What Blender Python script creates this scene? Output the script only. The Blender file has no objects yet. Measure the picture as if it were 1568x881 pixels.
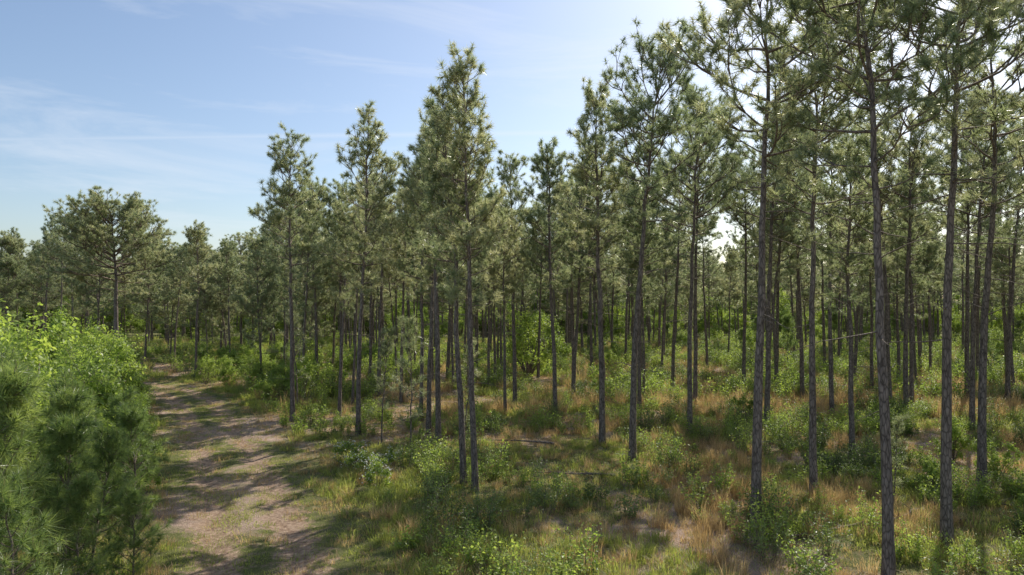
import bpy, math, numpy as np
from mathutils import Vector
rng=np.random.default_rng(7)
scene=bpy.context.scene
R=math.radians

# ------------------------------------------------------------------ noise
_T=np.random.default_rng(99).random((256,256))
def vnoise(x,y,s,o=0):
    x=np.asarray(x,float)/s+o*17.3+500; y=np.asarray(y,float)/s+o*7.7+500
    i=np.floor(x).astype(int); j=np.floor(y).astype(int)
    fx=x-i; fy=y-j; fx=fx*fx*(3-2*fx); fy=fy*fy*(3-2*fy)
    a=_T[i%256,j%256]; b=_T[(i+1)%256,j%256]; c=_T[i%256,(j+1)%256]; d=_T[(i+1)%256,(j+1)%256]
    return (a*(1-fx)+b*fx)*(1-fy)+(c*(1-fx)+d*fx)*fy
def fnoise(x,y,s,o=0):
    return 0.55*vnoise(x,y,s,o)+0.3*vnoise(x,y,s/2.1,o+3)+0.15*vnoise(x,y,s/4.3,o+5)
PATH=np.array([(6,-12),(1,4),(-3.4,11.5),(-6.3,17.6),(-8.1,21.7),(-11.3,28.3),(-16.7,38.6),(-22.0,48.0),(-26.5,53.5),(-34,58.5),(-48,64),(-75,70)],float)
def smooth_path(P,n=2):
    for _ in range(n):
        Q=[P[0]]
        for a,b in zip(P[:-1],P[1:]): Q+= [a*.75+b*.25,a*.25+b*.75]
        Q.append(P[-1]); P=np.array(Q)
    return P
PS=smooth_path(PATH)
def path_dist(x,y):
    x=np.asarray(x,float); y=np.asarray(y,float)
    best=np.full(x.shape,1e9); sg=np.zeros(x.shape)
    for a,b in zip(PS[:-1],PS[1:]):
        d=b-a; L=d@d
        t=np.clip(((x-a[0])*d[0]+(y-a[1])*d[1])/L,0,1)
        px=a[0]+t*d[0]; py=a[1]+t*d[1]
        dd=np.hypot(x-px,y-py)
        s=np.sign((x-a[0])*d[1]-(y-a[1])*d[0])
        m=dd<best; best=np.where(m,dd,best); sg=np.where(m,s,sg)
    return best*np.where(sg==0,1,sg)    # + = right side of path
def gh(x,y):
    f=np.clip(1-np.hypot(x,y)/260,0,1)
    pd=np.abs(path_dist(x,y))
    k=np.clip((pd-1.5)/2,0,1)
    return f*(0.30*(fnoise(x,y,14,1)-.5)+0.16*k*(fnoise(x,y,1.7,2)-.2)) - 0.07*np.exp(-((pd-0.95)/0.4)**2)
def straw(x,y):
    return np.clip((fnoise(x,y,4.2,8)-0.455)*7,0,1)*np.clip((120-np.asarray(y))/50,0,1)

# ------------------------------------------------------------------ mesh utils
class MB:
    def __init__(s): s.V=[];s.F3=[];s.F4=[];s.m3=[];s.m4=[];s.t=[];s.n=0
    def add(s,V,F,mat,tint=0.5):
        V=np.asarray(V,np.float32).reshape(-1,3); F=np.asarray(F,np.int64)
        s.V.append(V)
        s.t.append(np.full(len(V),tint,np.float32) if np.isscalar(tint) else np.asarray(tint,np.float32))
        (s.F3 if F.shape[1]==3 else s.F4).append(F+s.n)
        (s.m3 if F.shape[1]==3 else s.m4).append(np.full(len(F),mat,np.int32))
        s.n+=len(V)
    def mesh(s,name,mats,smooth_idx=()):
        V=np.concatenate(s.V)
        F3=np.concatenate(s.F3) if s.F3 else np.zeros((0,3),np.int64)
        F4=np.concatenate(s.F4) if s.F4 else np.zeros((0,4),np.int64)
        m=np.concatenate((s.m3 or [np.zeros(0,np.int32)])+(s.m4 or [np.zeros(0,np.int32)]))
        me=bpy.data.meshes.new(name)
        me.vertices.add(len(V)); me.vertices.foreach_set("co",V.ravel())
        lv=np.concatenate([F3.ravel(),F4.ravel()]).astype(np.int32)
        me.loops.add(len(lv)); me.loops.foreach_set("vertex_index",lv)
        nt=len(F3);nq=len(F4)
        st=np.concatenate([np.arange(nt)*3,nt*3+np.arange(nq)*4]).astype(np.int32)
        me.polygons.add(nt+nq); me.polygons.foreach_set("loop_start",st)
        me.polygons.foreach_set("material_index",m)
        me.polygons.foreach_set("use_smooth",np.isin(m,list(smooth_idx)))
        for k in mats: me.materials.append(k)
        a=me.attributes.new("tint",'FLOAT','POINT'); a.data.foreach_set("value",np.concatenate(s.t))
        me.update(calc_edges=True); me.validate()
        return me
def tube(mb,P,r,sides,mat,tint=.5):
    P=np.asarray(P,float); n=len(P)
    T=np.gradient(P,axis=0); T/=np.linalg.norm(T,axis=1)[:,None]+1e-9
    ref=np.array([0.,0,1]) if abs(T[0,2])<.8 else np.array([1.,0,0])
    A=np.cross(T,ref); A/=np.linalg.norm(A,axis=1)[:,None]+1e-9
    B=np.cross(T,A)
    an=np.arange(sides)*2*math.pi/sides
    r=np.asarray(r,float)
    V=P[:,None,:]+r[:,None,None]*(np.cos(an)[None,:,None]*A[:,None,:]+np.sin(an)[None,:,None]*B[:,None,:])
    i=np.arange(n-1)[:,None]*sides; j=np.arange(sides)[None,:]; k=(j+1)%sides
    F=np.stack([i+j,i+k,i+sides+k,i+sides+j],-1).reshape(-1,4)
    mb.add(V.reshape(-1,3),F,mat,tint)
def unit(v): return v/(np.linalg.norm(v,axis=-1,keepdims=True)+1e-9)
def needles(mb,C,D,L,n,w,mat,g,spread=1.15,axis=0.2):
    C=np.asarray(C);D=unit(np.asarray(D)); m=len(C)
    C=np.repeat(C,n,0);Dn=np.repeat(D,n,0); tt=np.repeat(g.random(m),n); ls=np.repeat(g.uniform(.7,1.25,m),n)[:,None]
    rd=unit(g.normal(size=(m*n,3)))
    nd=unit(Dn*g.uniform(0.1,1.3,(m*n,1))+rd*spread)
    base=C-Dn*g.uniform(0,axis,(m*n,1))
    ln=L*g.uniform(0.8,1.1,(m*n,1))*ls
    tip=base+nd*ln; tip[:,2]-=0.04*ln[:,0]
    sd=unit(np.cross(nd,g.normal(size=(m*n,3))))*w*.5
    V=np.stack([base-sd,base+sd,tip],1).reshape(-1,3)
    F=np.arange(m*n*3).reshape(-1,3)
    mb.add(V,F,mat,np.repeat(np.clip(tt+g.normal(0,.12,m*n),0,1),3))

# ------------------------------------------------------------------ materials
def newmat(name):
    m=bpy.data.materials.new(name); m.use_nodes=True
    nt=m.node_tree; nt.nodes.clear()
    return m,nt
def N(nt,t,**k):
    n=nt.nodes.new(t)
    for a,b in k.items(): setattr(n,a,b)
    return n
def ramp(nt,cols,fac):
    r=N(nt,'ShaderNodeValToRGB'); e=r.color_ramp.elements
    while len(e)<len(cols): e.new(.5)
    for i,(p,c) in enumerate(cols): e[i].position=p; e[i].color=(*c,1)
    nt.links.new(fac,r.inputs[0]); return r.outputs[0]
def mixc(nt,f,a,b,mode='MIX'):
    m=N(nt,'ShaderNodeMix',data_type='RGBA',blend_type=mode)
    if isinstance(f,(int,float)): m.inputs[0].default_value=f
    else: nt.links.new(f,m.inputs[0])
    for s,i in ((a,6),(b,7)):
        if isinstance(s,tuple): m.inputs[i].default_value=(*s,1)
        else: nt.links.new(s,m.inputs[i])
    return m.outputs[2]
def foliage(name,c0,c1,c2,trans=.4,rough=.5,tb=1.3,spec=.4,bl=.55):
    m,nt=newmat(name)
    at=N(nt,'ShaderNodeAttribute',attribute_name='tint')
    oi=N(nt,'ShaderNodeObjectInfo')
    ad=N(nt,'ShaderNodeMath',operation='MULTIPLY_ADD'); nt.links.new(oi.outputs['Random'],ad.inputs[0]); ad.inputs[1].default_value=.45
    mu=N(nt,'ShaderNodeMath',operation='MULTIPLY'); nt.links.new(at.outputs['Fac'],mu.inputs[0]); mu.inputs[1].default_value=.55
    nt.links.new(mu.outputs[0],ad.inputs[2])
    col=ramp(nt,[(0.1,c0),(0.5,c1),(0.9,c2)],ad.outputs[0])
    p=N(nt,'ShaderNodeBsdfPrincipled'); nt.links.new(col,p.inputs['Base Color']); p.inputs['Roughness'].default_value=rough
    p.inputs['Specular IOR Level'].default_value=spec
    t=N(nt,'ShaderNodeBsdfTranslucent')
    tc=mixc(nt,1.0,col,(tb,tb,tb*bl),'MULTIPLY'); nt.links.new(tc,t.inputs[0])
    mx=N(nt,'ShaderNodeMixShader'); mx.inputs[0].default_value=trans
    nt.links.new(p.outputs[0],mx.inputs[1]); nt.links.new(t.outputs[0],mx.inputs[2])
    o=N(nt,'ShaderNodeOutputMaterial'); nt.links.new(mx.outputs[0],o.inputs[0])
    return m
M_need=foliage('pine_needles',(.145,.185,.10),(.22,.25,.135),(.35,.345,.21),.5,.34,2.2,1.0,.82)
M_yneed=foliage('young_pine_needles',(.11,.165,.065),(.165,.235,.09),(.27,.33,.125),.45,.38,1.9,.6,.6)
M_leaf=foliage('shrub_leaves',(.14,.21,.055),(.23,.31,.08),(.36,.43,.12),.5,.42,2.0,.4,.6)
M_dleaf=foliage('dark_shrub_leaves',(.10,.15,.055),(.15,.21,.075),(.22,.28,.11),.44,.4,1.8)
M_grass=foliage('green_grass_blades',(.16,.195,.06),(.24,.28,.085),(.37,.38,.15),.5,.5,2.0,.4,.6)
M_dry=foliage('dry_grass_blades',(.29,.195,.11),(.44,.31,.18),(.60,.46,.30),.44,.6,1.6,.4,.68)
M_flower=foliage('white_petals',(.7,.7,.66),(.8,.8,.76),(.85,.85,.8),.4,.5,1.1,.4,1.0)
M_cand=foliage('pine_candles',(.26,.27,.10),(.30,.31,.12),(.34,.35,.15),.3,.5,1.0)
def barkmat(name,ca,cb):
    m,nt=newmat(name)
    tc=N(nt,'ShaderNodeTexCoord'); mp=N(nt,'ShaderNodeMapping'); mp.inputs['Scale'].default_value=(9,9,2.6)
    nt.links.new(tc.outputs['Object'],mp.inputs[0])
    vo=N(nt,'ShaderNodeTexVoronoi',feature='DISTANCE_TO_EDGE'); vo.inputs['Scale'].default_value=1.6; nt.links.new(mp.outputs[0],vo.inputs['Vector'])
    no=N(nt,'ShaderNodeTexNoise'); no.inputs['Scale'].default_value=1.3; no.inputs['Detail'].default_value=6; nt.links.new(mp.outputs[0],no.inputs['Vector'])
    c1=ramp(nt,[(.3,ca),(.7,cb)],no.outputs['Fac'])
    e=ramp(nt,[(0,(.35,.33,.32)),(.16,(1,1,1))],vo.outputs['Distance'])
    c=mixc(nt,1.0,c1,e,'MULTIPLY')
    p=N(nt,'ShaderNodeBsdfPrincipled'); nt.links.new(c,p.inputs['Base Color']); p.inputs['Roughness'].default_value=.85
    b=N(nt,'ShaderNodeBump'); b.inputs['Strength'].default_value=.8; b.inputs['Distance'].default_value=.03
    nt.links.new(vo.outputs['Distance'],b.inputs['Height']); nt.links.new(b.outputs[0],p.inputs['Normal'])
    o=N(nt,'ShaderNodeOutputMaterial'); nt.links.new(p.outputs[0],o.inputs[0]); return m
M_bark=barkmat('pine_bark',(.14,.11,.09),(.34,.275,.235))
M_twig=barkmat('twig_bark',(.19,.145,.115),(.36,.285,.22))

# ground
def groundmat():
    m,nt=newmat('forest_floor')
    geo=N(nt,'ShaderNodeNewGeometry')
    def noise(s,d=6,r=.6):
        n=N(nt,'ShaderNodeTexNoise'); n.inputs['Scale'].default_value=s; n.inputs['Detail'].default_value=d; n.inputs['Roughness'].default_value=r
        nt.links.new(geo.outputs['Position'],n.inputs['Vector']); return n.outputs['Fac']
    n1=noise(.9);n2=noise(7,8,.7);n3=noise(28,4,.7);n4=noise(2.6,7,.7)
    dirt=ramp(nt,[(.32,(.17,.11,.075)),(.5,(.38,.27,.19)),(.68,(.58,.44,.33))],n2)
    strw=ramp(nt,[(.3,(.18,.12,.09)),(.5,(.43,.315,.25)),(.7,(.65,.52,.43))],n3)
    grs=ramp(nt,[(.3,(.08,.09,.035)),(.55,(.16,.175,.06)),(.75,(.30,.28,.12))],n3)
    as_=N(nt,'ShaderNodeAttribute',attribute_name='straw'); ap=N(nt,'ShaderNodeAttribute',attribute_name='track')
    def math_(op,a,b,c=None,cl=False):
        k=N(nt,'ShaderNodeMath',operation=op); k.use_clamp=cl
        for i,v in enumerate((a,b,c)):
            if v is None: continue
            if isinstance(v,(int,float)): k.inputs[i].default_value=v
            else: nt.links.new(v,k.inputs[i])
        return k.outputs[0]
    f1=math_('ADD',as_.outputs['Fac'],math_('MULTIPLY_ADD',n4,2.4,-1.15),cl=True)
    base=mixc(nt,f1,grs,strw)
    f2=math_('MULTIPLY_ADD',math_('ADD',ap.outputs['Fac'],math_('MULTIPLY_ADD',n4,2.8,-1.45)),2.2,-.6,cl=True)
    c=mixc(nt,f2,base,dirt)
    c=mixc(nt,.5,c,ramp(nt,[(.3,(.6,.6,.6)),(.7,(1.25,1.2,1.15))],n1),'MULTIPLY')
    p=N(nt,'ShaderNodeBsdfPrincipled'); nt.links.new(c,p.inputs['Base Color']); p.inputs['Roughness'].default_value=.95; p.inputs['Specular IOR Level'].default_value=.15
    b=N(nt,'ShaderNodeBump'); b.inputs['Strength'].default_value=.9; b.inputs['Distance'].default_value=.06
    nt.links.new(math_('ADD',n2,math_('MULTIPLY',n3,.5)),b.inputs['Height']); nt.links.new(b.outputs[0],p.inputs['Normal'])
    o=N(nt,'ShaderNodeOutputMaterial'); nt.links.new(p.outputs[0],o.inputs[0]); return m
def axis_pts(a,b,st,lo,hi):
    mid=np.arange(a,b+1e-6,st); k=[];s=st;v=b
    while v<hi: s*=1.25; v+=s; k.append(v)
    q=[];s=st;v=a
    while v>lo: s*=1.25; v-=s; q.append(v)
    return np.array(q[::-1]+list(mid)+k)
gx=axis_pts(-55,45,.3,-3000,3000); gy=axis_pts(5,75,.3,-1500,3000)
X,Y=np.meshgrid(gx,gy); Z=gh(X,Y)
nx=len(gx);ny=len(gy)
i=np.arange(ny-1)[:,None]*nx; j=np.arange(nx-1)[None,:]
F=np.stack([i+j,i+j+1,i+nx+j+1,i+nx+j],-1).reshape(-1,4)
mb=MB(); mb.add(np.stack([X,Y,Z],-1).reshape(-1,3),F,0)
me=mb.mesh('ground',[groundmat()],(0,))
pd=np.abs(path_dist(X,Y)).ravel()
track=np.clip((2.4-pd)/.9,0,1)*(0.40+0.8*np.exp(-((pd-1.0)/.5)**2)-0.25*np.exp(-(pd/.5)**2))
a=me.attributes.new('track','FLOAT','POINT'); a.data.foreach_set('value',track.astype(np.float32))
a=me.attributes.new('straw','FLOAT','POINT'); a.data.foreach_set('value',straw(X,Y).ravel().astype(np.float32))
ground=bpy.data.objects.new('ground',me); scene.collection.objects.link(ground)

# ------------------------------------------------------------------ pines
def pine(seed,H=16,cb=.5,r0=.15,spread=1.9,prof=None,nn=42,wn=.023,gap=.55,lean=.25,el0=5,ndead=12,Ln=.27,twf=1.0,mats=None,dome=False,cand=False):
    g=np.random.default_rng(seed); mb=MB()
    prof=prof or [(0,.6),(.2,.95),(.45,1.0),(.75,.82),(.92,.55),(1,.35)]
    n=18; t=np.linspace(0,1,n)
    la=g.uniform(0,6.28); ox=lean*t**1.5*math.cos(la)+np.cumsum(g.normal(0,.06,n))*t; oy=lean*t**1.5*math.sin(la)+np.cumsum(g.normal(0,.06,n))*t
    HT=H*.86 if dome else H
    z=t*HT; z[0]=-.4
    P=np.stack([ox,oy,z],1); r=r0*((1-t)**.75*.95+.05)*(1+.35*np.exp(-t*H/.35)); r[-1]=.012
    tube(mb,P,r,9,0,.5)
    def tp(zz): return np.array([np.interp(zz,z,ox),np.interp(zz,z,oy),zz])
    C=[];D=[]
    def branch(zz,L,az,el,curve,dead=False,org=None,sub=0):
        p=tp(zz) if org is None else org; m=7; pts=[p]
        d=np.array([math.cos(az)*math.cos(el),math.sin(az)*math.cos(el),math.sin(el)])
        for k in range(m-1):
            d=unit(d+np.array([g.normal(0,.13),g.normal(0,.13),curve+g.normal(0,.09)])); pts.append(pts[-1]+d*L/(m-1))
        pts=np.array(pts); rb=np.clip(.011*L+.010,.012,.08)*(1 if r0<.2 else 1.3)
        if dead: rb*=.6
        tube(mb,pts,rb*(1-.8*np.linspace(0,1,m)),4,1,.5)
        if dead: return
        C.append(pts[-1]);D.append(d)
        if sub and L>1.6:
            for q in range(3 if L<3 else 8):
                k=g.integers(2,m-1); branch(0,L*g.uniform(.3,.55),az+g.choice([-1,1])*g.uniform(.4,1.2),el+g.uniform(0,.5),curve,org=pts[k])
        nt_=max(2,int(L*2.9*twf))
        for k in range(nt_):
            s=g.uniform(.3,.98); idx=s*(m-1); i0=int(idx); q=pts[i0]+(pts[min(i0+1,m-1)]-pts[i0])*(idx-i0)
            dd=unit(pts[min(i0+1,m-1)]-pts[i0]+1e-6); sd=unit(np.cross(dd,[0,0,1])+1e-6)*g.choice([-1,1])
            td=unit(dd*g.uniform(.2,.9)+sd*g.uniform(.4,1.1)+np.array([0,0,g.uniform(-.25,.7)]))
            tl=g.uniform(.3,.8)*(0.65+.2*min(L,2.5))*(1.15-s*.45)
            e=q+td*tl*.6; td2=unit(td+np.array([0,0,.4])); e2=e+td2*tl*.45
            tube(mb,[q,e,e2],[.011,.009,.006],3,1,.5)
            C.append(e2);D.append(td2)
            if g.random()<.45:
                td3=unit(td+g.normal(0,.6,3)+np.array([0,0,.2])); e3=e+td3*g.uniform(.15,.35)
                tube(mb,[e,e3],[.008,.005],3,1,.5); C.append(e3);D.append(td3)
    zc=cb*H; zz=zc
    az=g.uniform(0,6.28)
    while zz<HT-.2:
        u=(zz-zc)/(HT-zc)
        pr=np.interp(u,[a for a,_ in prof],[b for _,b in prof])
        nb=g.integers(2,5) if u<.15 else g.integers(3,6)
        for k in range(nb):
            az+=6.28/nb+g.normal(0,.35)
            L=spread*pr*(g.uniform(.8,1.1) if dome else g.uniform(.5,1.25))
            if u<.2 and g.random()<.35: L*=.6
            el=R(el0+(45*u if dome else 42*u)+g.normal(0,11)); branch(zz+g.normal(0,.08),L,az,el,(.05 if dome else .07+.06*u),sub=1)
        az+=1.1; zz+=gap*g.uniform(.7,1.3)*(1.15-.4*u)
    top=tp(HT)
    for k in range(7):
        dv=np.array([g.normal(0,.45),g.normal(0,.45),1]); C.append(top+dv*[.35,.35,.12]-np.array([0,0,.12*k]));D.append(dv)
    for k in range(ndead):
        zz=g.uniform(.12,cb)*H if g.random()<.3 else g.uniform(cb*.6,cb)*H
        branch(zz,g.uniform(.25,1.5)*min(spread,2.5)*.6,g.uniform(0,6.28),R(g.uniform(-15,25)),-.02+g.normal(0,.04),True)
    if cand:
        for c,d in zip(C,D):
            if g.random()<.5:
                e=np.array(c)+unit(np.array(d)*.4+[0,0,1])*g.uniform(.15,.34); tube(mb,[c,e],[.011,.007],4,3,.5)
    needles(mb,C,D,Ln,nn,wn,2,g)
    return mb.mesh('pine_tree_mesh',mats or [M_bark,M_twig,M_need],(0,1))
PR_N=[(0,.6),(.15,.9),(.4,1.0),(.7,.85),(.9,.6),(1,.4)]
pines=[]
for k in range(6): pines.append(pine(100+k,cb=.44+.03*(k%3),spread=1.8+.18*(k%3),r0=.13+.01*(k%3),gap=.52,prof=PR_N))
for k in range(6): pines.append(pine(200+k,cb=.55+.03*(k%3),spread=2.5+.25*(k%3),r0=.13+.01*(k%3),gap=.66,lean=.6,nn=36,wn=.022,twf=.95))
for k in range(3): pines.append(pine(250+k,H=14,cb=.26+.04*k,spread=2.4+.2*k,r0=.13,gap=.6,lean=.5,ndead=4))
broad=pine(324,H=17,cb=.47,r0=.25,spread=4.4,prof=[(0,.9),(.15,1.1),(.5,1.15),(.75,.95),(.9,.7),(1,.5)],gap=.6,lean=.3,el0=0,nn=44,ndead=8,twf=1.2,dome=True)
saps=[pine(400+k,H=5.2,cb=.06,r0=.06,spread=1.3,prof=[(0,.9),(.3,1),(.6,.75),(1,.22)],nn=56,wn=.015,gap=.45,lean=.25,el0=10,ndead=0,Ln=.36,twf=.75,mats=[M_bark,M_twig,M_yneed,M_cand],cand=True) for k in range(3)]
slim=[pine(500+k,H=6,cb=.3,r0=.045,spread=.9,nn=36,wn=.014,gap=.55,lean=.3,el0=20,ndead=3,Ln=.22,twf=.8) for k in range(2)]
def place(name,me,x,y,s=1,rz=None,tilt=(0,0),sz=None):
    o=bpy.data.objects.new(name,me); scene.collection.objects.link(o)
    o.location=(x,y,float(gh(x,y))); o.scale=(s,s,sz or s)
    o.rotation_euler=(tilt[0],tilt[1],rng.uniform(0,6.28) if rz is None else rz); return o
# x, y, height, variant
T=[(9.4,17.4,17.5,6),(12.3,19.7,17.6,7),(7.35,21,17.0,8),(10.5,24.2,16.5,9),(17.5,25.9,18,10),(-1.32,25,15.2,0),(-1.8,25.9,14.0,2),
(5.2,30,17.0,11),(4.35,33.4,16.6,2),(-7.75,35,16.0,3),(-12.3,39,15.9,4),(-3.56,33.7,15.6,5),(-4.3,35.8,15.7,1),(9.03,35.3,17.4,6),
(11.7,44.4,17,7),(2.54,40.8,15.8,1),(19.8,52,17,8),(18.8,40.8,17.5,9),(23.3,41,17.8,10),(14.7,30,13.5,2),(32.7,45.8,17.5,11),(24.3,36.7,17.5,6),
(16.7,50,16.5,7),(-5.2,39.7,15.2,3),(-7.5,47,14.6,4),(-11.5,62,15,5),(-14.7,48.8,13.8,0),(-27.8,61,13.4,1),(-28.5,70,12.4,2),(-10.2,41,12.2,5),
(13.4,36.5,16.8,8),(28.5,33,17.6,9),(21.5,20.5,17.5,10),(18.2,15.5,17.3,11),(27,26,17.5,8),(16.3,9.5,17,6),(25,12,17,7),(7.9,43,16.4,0),(0.2,46,16,2),
(8.6,49,16.5,3),(4.6,52,16,5)]
pts=[]
for k,(x,y,h,v) in enumerate(T):
    place('pine_tree',pines[v],x,y,h/16*1.0,tilt=(rng.normal(0,.014),rng.normal(0,.016))); pts.append((x,y))
place('broad_pine_tree',broad,-34.2,60,.98,rz=2.2); pts.append((-34.2,60))
far=[]
def forest_ok(x,y):
    if y<41 : return x>y*0.86 and y>6
    pdv=float(path_dist(np.array([x]),np.array([y]))[0])
    if abs(pdv)<5.5: return False
    if pdv>0 : # forest side
        return x>-14-(y-41)*0.62 or y>70
    return y>80+8*math.sin(x*.2)
for k in range(60000):
    y=rng.uniform(6,205); x=rng.uniform(-.95*y-12,1.05*y+20)
    if not forest_ok(x,y): continue
    cl=float(fnoise(x,y,11,91))
    ms=2.0+7.6*(1-np.clip((cl-.25)*2,0,1)) if y<100 else 4.7+2.5*rng.random()
    A=np.array(pts)
    if np.min((A[:,0]-x)**2+(A[:,1]-y)**2)<ms*ms*(0.4+.9*rng.random()): continue
    pts.append((x,y))
    if y<78:
        left=x<-16
        v=rng.integers(12,15) if (left and rng.random()<.45) else rng.integers(0,12)
        place('pine_tree',pines[v],x,y,rng.uniform(.74,1.1)*(.92 if x<0 else 1.03),tilt=(rng.normal(0,.024),rng.normal(0,.024)))
    else: far.append((x,y))
    if len(pts)>980: break
print('trees',len(pts),'far',len(far),k)

# ------------------------------------------------------------------ scatter via geometry nodes
def scatter(name,protos,P,rz,sc,idx):
    col=bpy.data.collections.new(name+'_parts')
    for k,pm in enumerate(protos):
        o=bpy.data.objects.new('%s_part_%02d'%(name,k),pm); col.objects.link(o)
    me=bpy.data.meshes.new(name); me.vertices.add(len(P)); me.vertices.foreach_set('co',np.asarray(P,np.float32).ravel())
    a=me.attributes.new('rot','FLOAT_VECTOR','POINT'); rr=np.zeros((len(P),3),np.float32); rr[:,2]=rz; rr[:,0]=rng.normal(0,.03,len(P)); a.data.foreach_set('vector',rr.ravel())
    a=me.attributes.new('scl','FLOAT_VECTOR','POINT'); a.data.foreach_set('vector',np.asarray(sc,np.float32).ravel())
    a=me.attributes.new('pick','INT','POINT'); a.data.foreach_set('value',np.asarray(idx,np.int32))
    ob=bpy.data.objects.new(name,me); scene.collection.objects.link(ob)
    ng=bpy.data.node_groups.new(name,'GeometryNodeTree')
    ng.interface.new_socket('Geometry',in_out='INPUT',socket_type='NodeSocketGeometry'); ng.interface.new_socket('Geometry',in_out='OUTPUT',socket_type='NodeSocketGeometry')
    gi=ng.nodes.new('NodeGroupInput');go=ng.nodes.new('NodeGroupOutput'); ip=ng.nodes.new('GeometryNodeInstanceOnPoints')
    ci=ng.nodes.new('GeometryNodeCollectionInfo'); ci.inputs[0].default_value=col; ci.inputs[1].default_value=True; ci.inputs[2].default_value=True
    def na(nm,t):
        q=ng.nodes.new('GeometryNodeInputNamedAttribute'); q.data_type=t; q.inputs[0].default_value=nm; return q.outputs[0]
    L=ng.links.new
    L(gi.outputs[0],ip.inputs['Points']); L(ci.outputs[0],ip.inputs['Instance']); ip.inputs['Pick Instance'].default_value=True
    L(na('pick','INT'),ip.inputs['Instance Index']); L(na('rot','FLOAT_VECTOR'),ip.inputs['Rotation']); L(na('scl','FLOAT_VECTOR'),ip.inputs['Scale'])
    L(ip.outputs[0],go.inputs[0])
    md=ob.modifiers.new('scatter','NODES'); md.node_group=ng
    return ob
def xyz(x,y): return np.stack([x,y,gh(x,y)],1)
far=np.array(far); nf=len(far)
s=np.where(rng.random(nf)<.25,rng.uniform(.6,.85,nf),rng.uniform(.85,1.12,nf)); ws=s*rng.uniform(1.0,1.35,nf)
idx=np.where((far[:,0]<-20)&(rng.random(nf)<.6)|(rng.random(nf)<.2),rng.integers(12,15,nf),rng.integers(0,12,nf))
scatter('distant_pine_trees',pines,xyz(far[:,0],far[:,1]),rng.uniform(0,6.28,nf),np.stack([ws,ws,s],1),idx)

# ------------------------------------------------------------------ shrubs & grass prototypes
def leaves(mb,C,Nn,size,mat,g,tint):
    m=len(C); n=unit(Nn+g.normal(0,.7,(m,3))); a=unit(np.cross(n,g.normal(size=(m,3)))); b=np.cross(n,a)
    L=size*g.uniform(.6,1.3,(m,1)); W=L*.32
    V=np.stack([C,C+a*L*.5+b*W+n*L*.08,C+a*L,C+a*L*.5-b*W+n*L*.08],1).reshape(-1,3)
    mb.add(V,np.arange(m*4).reshape(-1,4),mat,np.repeat(tint,4))
def bush(seed,h=2.2,w=1.5,nc=16,per=170,size=.10,mat=None,flower=False):
    g=np.random.default_rng(seed); mb=MB()
    for k in range(nc):
        az=g.uniform(0,6.28); rr=w*math.sqrt(g.random())*.85; zz=h*g.uniform(.2,1)*(1-.35*(rr/w)**2)
        c=np.array([rr*math.cos(az),rr*math.sin(az),zz]); 
        mid=c*[.45,.45,.5]+g.normal(0,.06,3)
        tube(mb,[[c[0]*.1,c[1]*.1,-.1],mid,c],[.03*h/2.2,.018*h/2.2,.006],4,1)
        rad=g.uniform(.16,.30)*(w+h)*.42
        nt_=9
        for q in range(nt_):
            d=unit(g.normal(size=3)+np.array([0,0,.45])); e=c+d*rad*g.uniform(.6,1.5)
            tube(mb,[c,e],[.006,.003],3,1)
            n=per//nt_; t=g.uniform(.2,1.05,(n,1)); C=c+(e-c)*t+g.normal(0,rad*.17,(n,3))
            leaves(mb,C,unit(C-c)+np.array([0,0,.7]),size,0,g,np.clip(g.random()*.6+g.random(n)*.4,0,1))
        if flower:
            for q in range(2):
                C=c+unit(g.normal(size=(1,3))+np.array([[0,-.5,.8]]))*rad*1.3+g.normal(0,.09,(8,3))
                leaves(mb,C,np.tile([0,-.5,1.],(8,1)),.07,2,g,g.random(8))
    return mb.mesh('shrub_mesh',[mat or M_leaf,M_twig,M_flower],(1,))
def stemmy(seed,h=.9,w=.6,ns=16,per=26,size=.07,mat=None):
    g=np.random.default_rng(seed); mb=MB()
    for k in range(ns):
        az=g.uniform(0,6.28); r0_=w*.35*g.random(); hh=h*g.uniform(.45,1.1); rr=w*g.uniform(.15,1)
        b=np.array([r0_*math.cos(az),r0_*math.sin(az),-.05]); e=np.array([rr*math.cos(az+g.normal(0,.3)),rr*math.sin(az),hh]); m_=(b+e)/2+np.array([0,0,.12*hh])+g.normal(0,.04,3)
        tube(mb,[b,m_,e],[.008,.005,.003],3,1)
        t=g.uniform(.25,1.03,(per,1)); C=b*(1-t)**2+2*m_*t*(1-t)+e*t*t+g.normal(0,.05*h,(per,3))
        leaves(mb,C,np.tile([0,0,1.],(per,1)),size,0,g,np.clip(g.random()*.6+g.random(per)*.4,0,1))
    return mb.mesh('low_shrub_mesh',[mat or M_leaf,M_twig],(1,))
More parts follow.
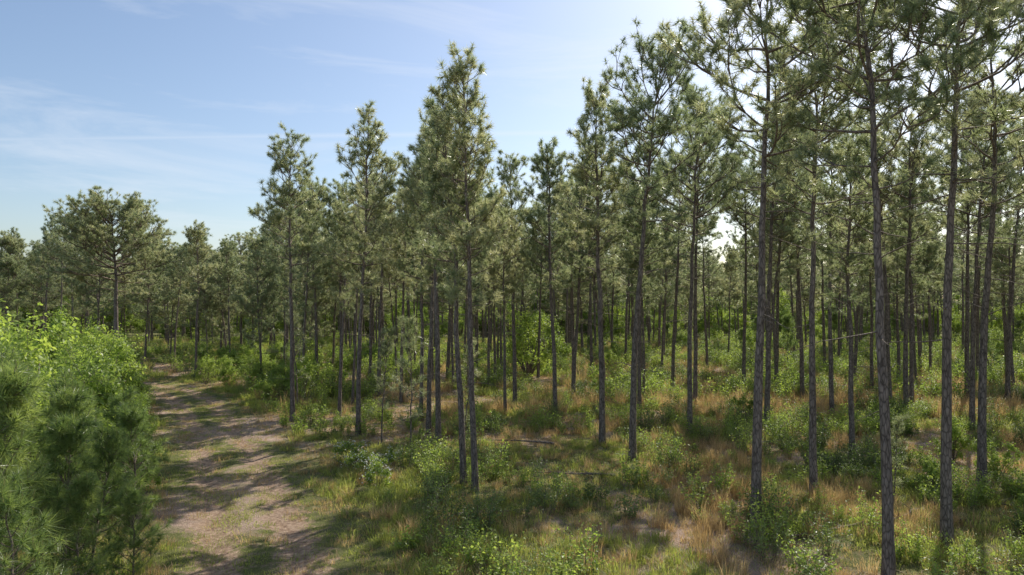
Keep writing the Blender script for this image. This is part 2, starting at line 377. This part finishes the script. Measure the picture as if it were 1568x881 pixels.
def clump(seed,n,h,w,spread,lean,mat,rad=.16):
    g=np.random.default_rng(seed); mb=MB()
    az=g.uniform(0,6.28,n); r=rad*np.sqrt(g.random(n)); B=np.stack([r*np.cos(az),r*np.sin(az),np.full(n,-.03)],1)
    a2=az+g.normal(0,.7,n); d=np.stack([np.cos(a2),np.sin(a2),np.zeros(n)],1); H=(h*g.uniform(.45,1.1,n))[:,None]
    ln=(g.uniform(.2,1,n)*lean)[:,None]; sd=np.stack([-np.sin(a2+g.normal(0,1,n)),np.cos(a2),np.zeros(n)],1)*w*.5
    up=np.array([[0,0,1.]])
    M1=B+d*ln*H*.3+up*H*.55; Tt=B+d*ln*H+up*H*(1-.35*ln)
    V=np.stack([B-sd,B+sd,M1+sd*.8,M1-sd*.8,Tt],1).reshape(-1,3); o=np.arange(n)[:,None]*5
    tint=np.repeat(np.clip(g.random(n),0,1),5)
    mb.add(V,o+np.array([[0,1,2,3]]),0,tint)
    mb.F3.append(o+np.array([[3,2,4]])); mb.m3.append(np.zeros(n,np.int32))
    return mb.mesh('grass_clump',[mat])
G_green=[clump(600+k,48,.28+.07*k,.015,.3,.9,M_grass,.25) for k in range(4)]
G_short=[clump(620+k,45,.11+.02*k,.012,.3,.8,M_grass,.27) for k in range(3)]
G_dry=[clump(640+k,60,.5+.12*k,.011,.2,.6,M_dry,.2) for k in range(4)]
G_dshort=[clump(660+k,40,.24,.012,.3,.9,M_dry,.28) for k in range(2)]
B_big=[bush(700+k,h=2.9+.5*k,w=1.7,nc=20+2*k,per=230,size=.13) for k in range(4)]
B_low=[stemmy(720+k,h=.65+.2*k,w=.5+.08*k,ns=16,per=26,size=.08) for k in range(4)]
B_dark=[stemmy(740+k,h=.6+.25*k,w=.6,ns=20,per=30,size=.065,mat=M_dleaf) for k in range(3)]
B_flow=[bush(760+k,h=.9,w=.8,nc=14,per=100,size=.08,mat=M_leaf,flower=True) for k in range(2)]

def cand(n,y0,y1,pw=1.0,lo=-1.0,hi=1.0):
    y=y0+(y1-y0)*rng.random(n)**pw; x=rng.uniform(lo,hi,n)*(y*.8+4)
    return x,y
def dens(x,y,f): 
    k=rng.random(len(x))<f; return x[k],y[k]
def put(name,protos,x,y,s,vz=.25):
    n=len(x); s=s*rng.uniform(.65,1.35,n); print(name,n)
    scatter(name,protos,xyz(x,y),rng.uniform(0,6.28,n),np.stack([s,s,s*rng.uniform(1-vz,1+vz,n)],1),rng.integers(0,len(protos),n))
x,y=cand(48000,9,120,1.0); pdv=path_dist(x,y); p=np.abs(pdv)
f=np.clip((p-2.2)/1.2,0,1)*np.clip(1.08-1.1*straw(x,y),0,1)*(.13+.8*np.clip((fnoise(x,y,4,21)-.42)*5,0,1)); f=np.maximum(f,np.where((y<20)&(pdv>3)&(x<5),.7,0)); x,y=dens(x,y,f)
put('green_grass',G_green,x,y,np.where(y>60,1.6,np.where(y>35,1.25,.9)))
x,y=cand(26000,9,60,.8); pdv=path_dist(x,y); p=np.abs(pdv)
f=np.where(p<3.4,.12+.85*np.clip((fnoise(x,y,1.6,31)-.42)*6,0,1)*(.3+.7*np.clip(np.abs(p-1.0)/.6,0,1)),.4)*np.where((pdv>1.4)&(pdv<5),1.6,1); x,y=dens(x,y,f)
put('short_grass',G_short,x,y,np.ones(len(x)))
x,y=cand(36000,10,110,.9); pdv=path_dist(x,y); p=np.abs(pdv)
f=np.clip((p-2.6)/1,0,1)*np.clip((fnoise(x,y,4.5,41)-.455)*6,0.04,.9)*np.clip(.34+.035*(x+4),.18,1)*np.where((y<20)&(x<5),.4,1); x,y=dens(x,y,f)
put('dry_grass',G_dry,x,y,np.where(y>40,1.25,.85))
x,y=cand(20000,9,75,.8); p=np.abs(path_dist(x,y)); x,y=dens(x,y,np.where(p<2.3,.12,.7))
put('dead_short_grass',G_dshort,x,y,np.ones(len(x)))
x,y=cand(15000,14,130,.9); pdv=path_dist(x,y); p=np.abs(pdv)
f=np.clip((p-3.2)/1,0,1)*np.clip((fnoise(x,y,5,51)-.51)*7,0.045,.8)*np.where((x>13),1.15,.55); x,y=dens(x,y,f)
put('low_shrubs',B_low,x,y,np.where(y>45,1.3,.85))
x,y=cand(7500,16,110,.8); p=np.abs(path_dist(x,y))
f=np.clip((p-3.8)/1,0,1)*np.clip((fnoise(x,y,5,61)-.5)*7,0.035,.8)*np.where((x>12),1.2,.35); x,y=dens(x,y,f)
put('dark_low_shrubs',B_dark,x,y,np.where(y>45,1.3,.95))
# thicket on left side of the track
x=rng.uniform(-75,-8,2500); y=rng.uniform(22,84,2500); pdv=path_dist(x,y); 
k=(pdv<-3.3)&(rng.random(2500)<np.where(pdv>-9,.75,.42)); x=x[k];y=y[k];pdv=pdv[k]
s=np.where(pdv>-5.2,.6,.95)*np.where(rng.random(len(x))<.15,1.35,1)*np.where(fnoise(x,y,12,77)>.45,1,.7)
put('roadside_thicket',B_big,x,y,s*.92)
n=60; x=rng.uniform(-75,-30,n); y=rng.uniform(56,84,n); pdv=path_dist(x,y); k=pdv<-6; x=x[k];y=y[k]
put('thicket_young_pines',saps,x,y,np.full(len(x),1.2))
x=rng.uniform(-32,-13,160); y=rng.uniform(46,72,160); pdv=path_dist(x,y); k=(pdv>3.6)&(rng.random(160)<.35)
put('bend_thicket',B_big,x[k],y[k],np.full(k.sum(),.65))
y=rng.uniform(125,210,800); x=rng.uniform(-1,1.05,800)*y
put('distant_thicket',B_big,x,y,np.where((y>150)&(rng.random(800)<.35),2.7,1.4))
x,y=cand(110,60,125,1); k=(x>-15); x=x[k];y=y[k]
put('understory_saplings',B_big+saps,x,y,np.full(len(x),.7))
for (bx,by,bs) in [(1.5,62,1.5),(3.5,70,1.3),(6,47,.5),(13,39,.5),(20,24,.5),(22.5,28,.6),(17,22,.45),(19,30,.5),(15.5,20.5,.4),(14.8,24.5,.4),(18.5,26.5,.5)]:
    place('hardwood_shrub',B_big[rng.integers(0,4)],bx,by,bs)
for (bx,by) in [(-5.8,27.2),(-5.0,25.8),(-6.6,28.6),(-4.9,28.9)]:
    place('flowering_shrub',B_flow[rng.integers(0,2)],bx,by,rng.uniform(.75,1.1))
# young pines bottom left
for (bx,by,bs) in [(-9.9,13.4,1.05),(-11.3,15.0,1.0),(-8.7,12.0,.70),(-12.4,17.4,1.0),(-10.3,17.0,.7),(-12.4,13.4,1.12),(-14.2,15.5,1.08),(-13.0,20.4,.85),(-15.5,19,1.05),(-9.1,14.6,.6),(-10.4,11.6,.85),(-8.7,16.0,.5),(-10.6,19.4,.72),(-12.0,22.2,.72),(-11.6,18.2,.85),(-10.0,15.6,.8)]:
    place('young_pine_tree',saps[rng.integers(0,3)],bx,by,bs)
for (bx,by,bs) in [(-4.3,29.5,1.0),(-6.2,33,.9),(-13.6,44,1.1),(-2.2,31.8,.8),(-15.5,50,1.1),(12.5,22.8,.5)]:
    place('slender_young_pine',slim[rng.integers(0,2)],bx,by,bs)
# fallen branches
for k in range(16):
    g=np.random.default_rng(900+k); mb=MB(); L=g.uniform(1.4,3.6); n=7
    P=np.stack([np.linspace(0,L,n),np.cumsum(g.normal(0,.06,n)),.05+np.abs(np.cumsum(g.normal(0,.03,n)))],1)
    tube(mb,P,np.linspace(.06,.014,n),6,0)
    for q in range(7):
        b=P[g.integers(1,n)]; tube(mb,[b,b+np.array([g.uniform(.1,.5),g.uniform(-.5,.5),g.uniform(0,.35)])],[.014,.005],4,0)
    o=bpy.data.objects.new('fallen_branch',mb.mesh('fallen_branch',[M_twig],(0,))); scene.collection.objects.link(o)
    fx,fy=[(12.5,24),(4,27),(7,31),(14,21.5),(-3,30),(9,27),(2,33),(16,28),(-2,22),(11,33),(6,24.5),(-7,31),(14.5,24.8),(3,37),(10.8,21.2),(13.2,22.6)][k]
    o.location=(fx,fy,float(gh(fx,fy))+.03); o.rotation_euler=(0,0,g.uniform(0,6.28))

# ------------------------------------------------------------------ light, sky, camera
AZ=R(36); EL=R(42)
w=bpy.data.worlds.new('World'); scene.world=w; w.use_nodes=True; nt=w.node_tree; nt.nodes.clear()
sky=N(nt,'ShaderNodeTexSky',sky_type='NISHITA'); sky.sun_disc=False; sky.sun_elevation=EL; sky.sun_rotation=AZ
sky.air_density=1.0; sky.dust_density=1.4; sky.ozone_density=1.7; sky.altitude=30
tc=N(nt,'ShaderNodeTexCoord')
mp=N(nt,'ShaderNodeMapping'); mp.inputs['Scale'].default_value=(1.2,2.5,9); mp.inputs['Rotation'].default_value=(0,R(8),0); nt.links.new(tc.outputs['Generated'],mp.inputs[0])
no=N(nt,'ShaderNodeTexNoise'); no.inputs['Scale'].default_value=1.6; no.inputs['Detail'].default_value=8; no.inputs['Roughness'].default_value=.62; no.inputs['Distortion'].default_value=.6; nt.links.new(mp.outputs[0],no.inputs['Vector'])
cm=ramp(nt,[(.48,(0,0,0)),(.8,(.55,.55,.55))],no.outputs['Fac'])
dt=N(nt,'ShaderNodeVectorMath',operation='DOT_PRODUCT'); dt.inputs[1].default_value=(.0117,.2334,-.9723); nt.links.new(tc.outputs['Generated'],dt.inputs[0])
ab=N(nt,'ShaderNodeMath',operation='ABSOLUTE'); nt.links.new(dt.outputs['Value'],ab.inputs[0])
ct=N(nt,'ShaderNodeMapRange'); ct.inputs[1].default_value=0; ct.inputs[2].default_value=.005; ct.inputs[3].default_value=.25; ct.inputs[4].default_value=0; nt.links.new(ab.outputs[0],ct.inputs[0])
mxx=N(nt,'ShaderNodeMath',operation='MAXIMUM'); nt.links.new(cm,mxx.inputs[0]); nt.links.new(ct.outputs[0],mxx.inputs[1])
sc_=mixc(nt,mxx.outputs[0],sky.outputs[0],(6.0,6.3,6.8))
bg=N(nt,'ShaderNodeBackground'); bg.inputs[1].default_value=.15; nt.links.new(sc_,bg.inputs[0])
wo=N(nt,'ShaderNodeOutputWorld'); nt.links.new(bg.outputs[0],wo.inputs[0])
sl=bpy.data.lights.new('sun','SUN'); sl.energy=5; sl.angle=R(.53); sl.color=(1,.93,.82)
so=bpy.data.objects.new('sun',sl); scene.collection.objects.link(so)
sd=Vector((math.sin(AZ)*math.cos(EL),math.cos(AZ)*math.cos(EL),math.sin(EL)))
so.rotation_euler=sd.to_track_quat('Z','Y').to_euler(); so.location=(20,20,60)
cam=bpy.data.cameras.new('camera'); co=bpy.data.objects.new('camera',cam); scene.collection.objects.link(co)
cam.sensor_width=36; cam.lens=24.34; cam.clip_end=6000; co.location=(0,0,7); co.rotation_euler=(R(90.95),0,0)
scene.camera=co
scene.view_settings.view_transform='Standard'; scene.view_settings.look='None'; scene.view_settings.exposure=0
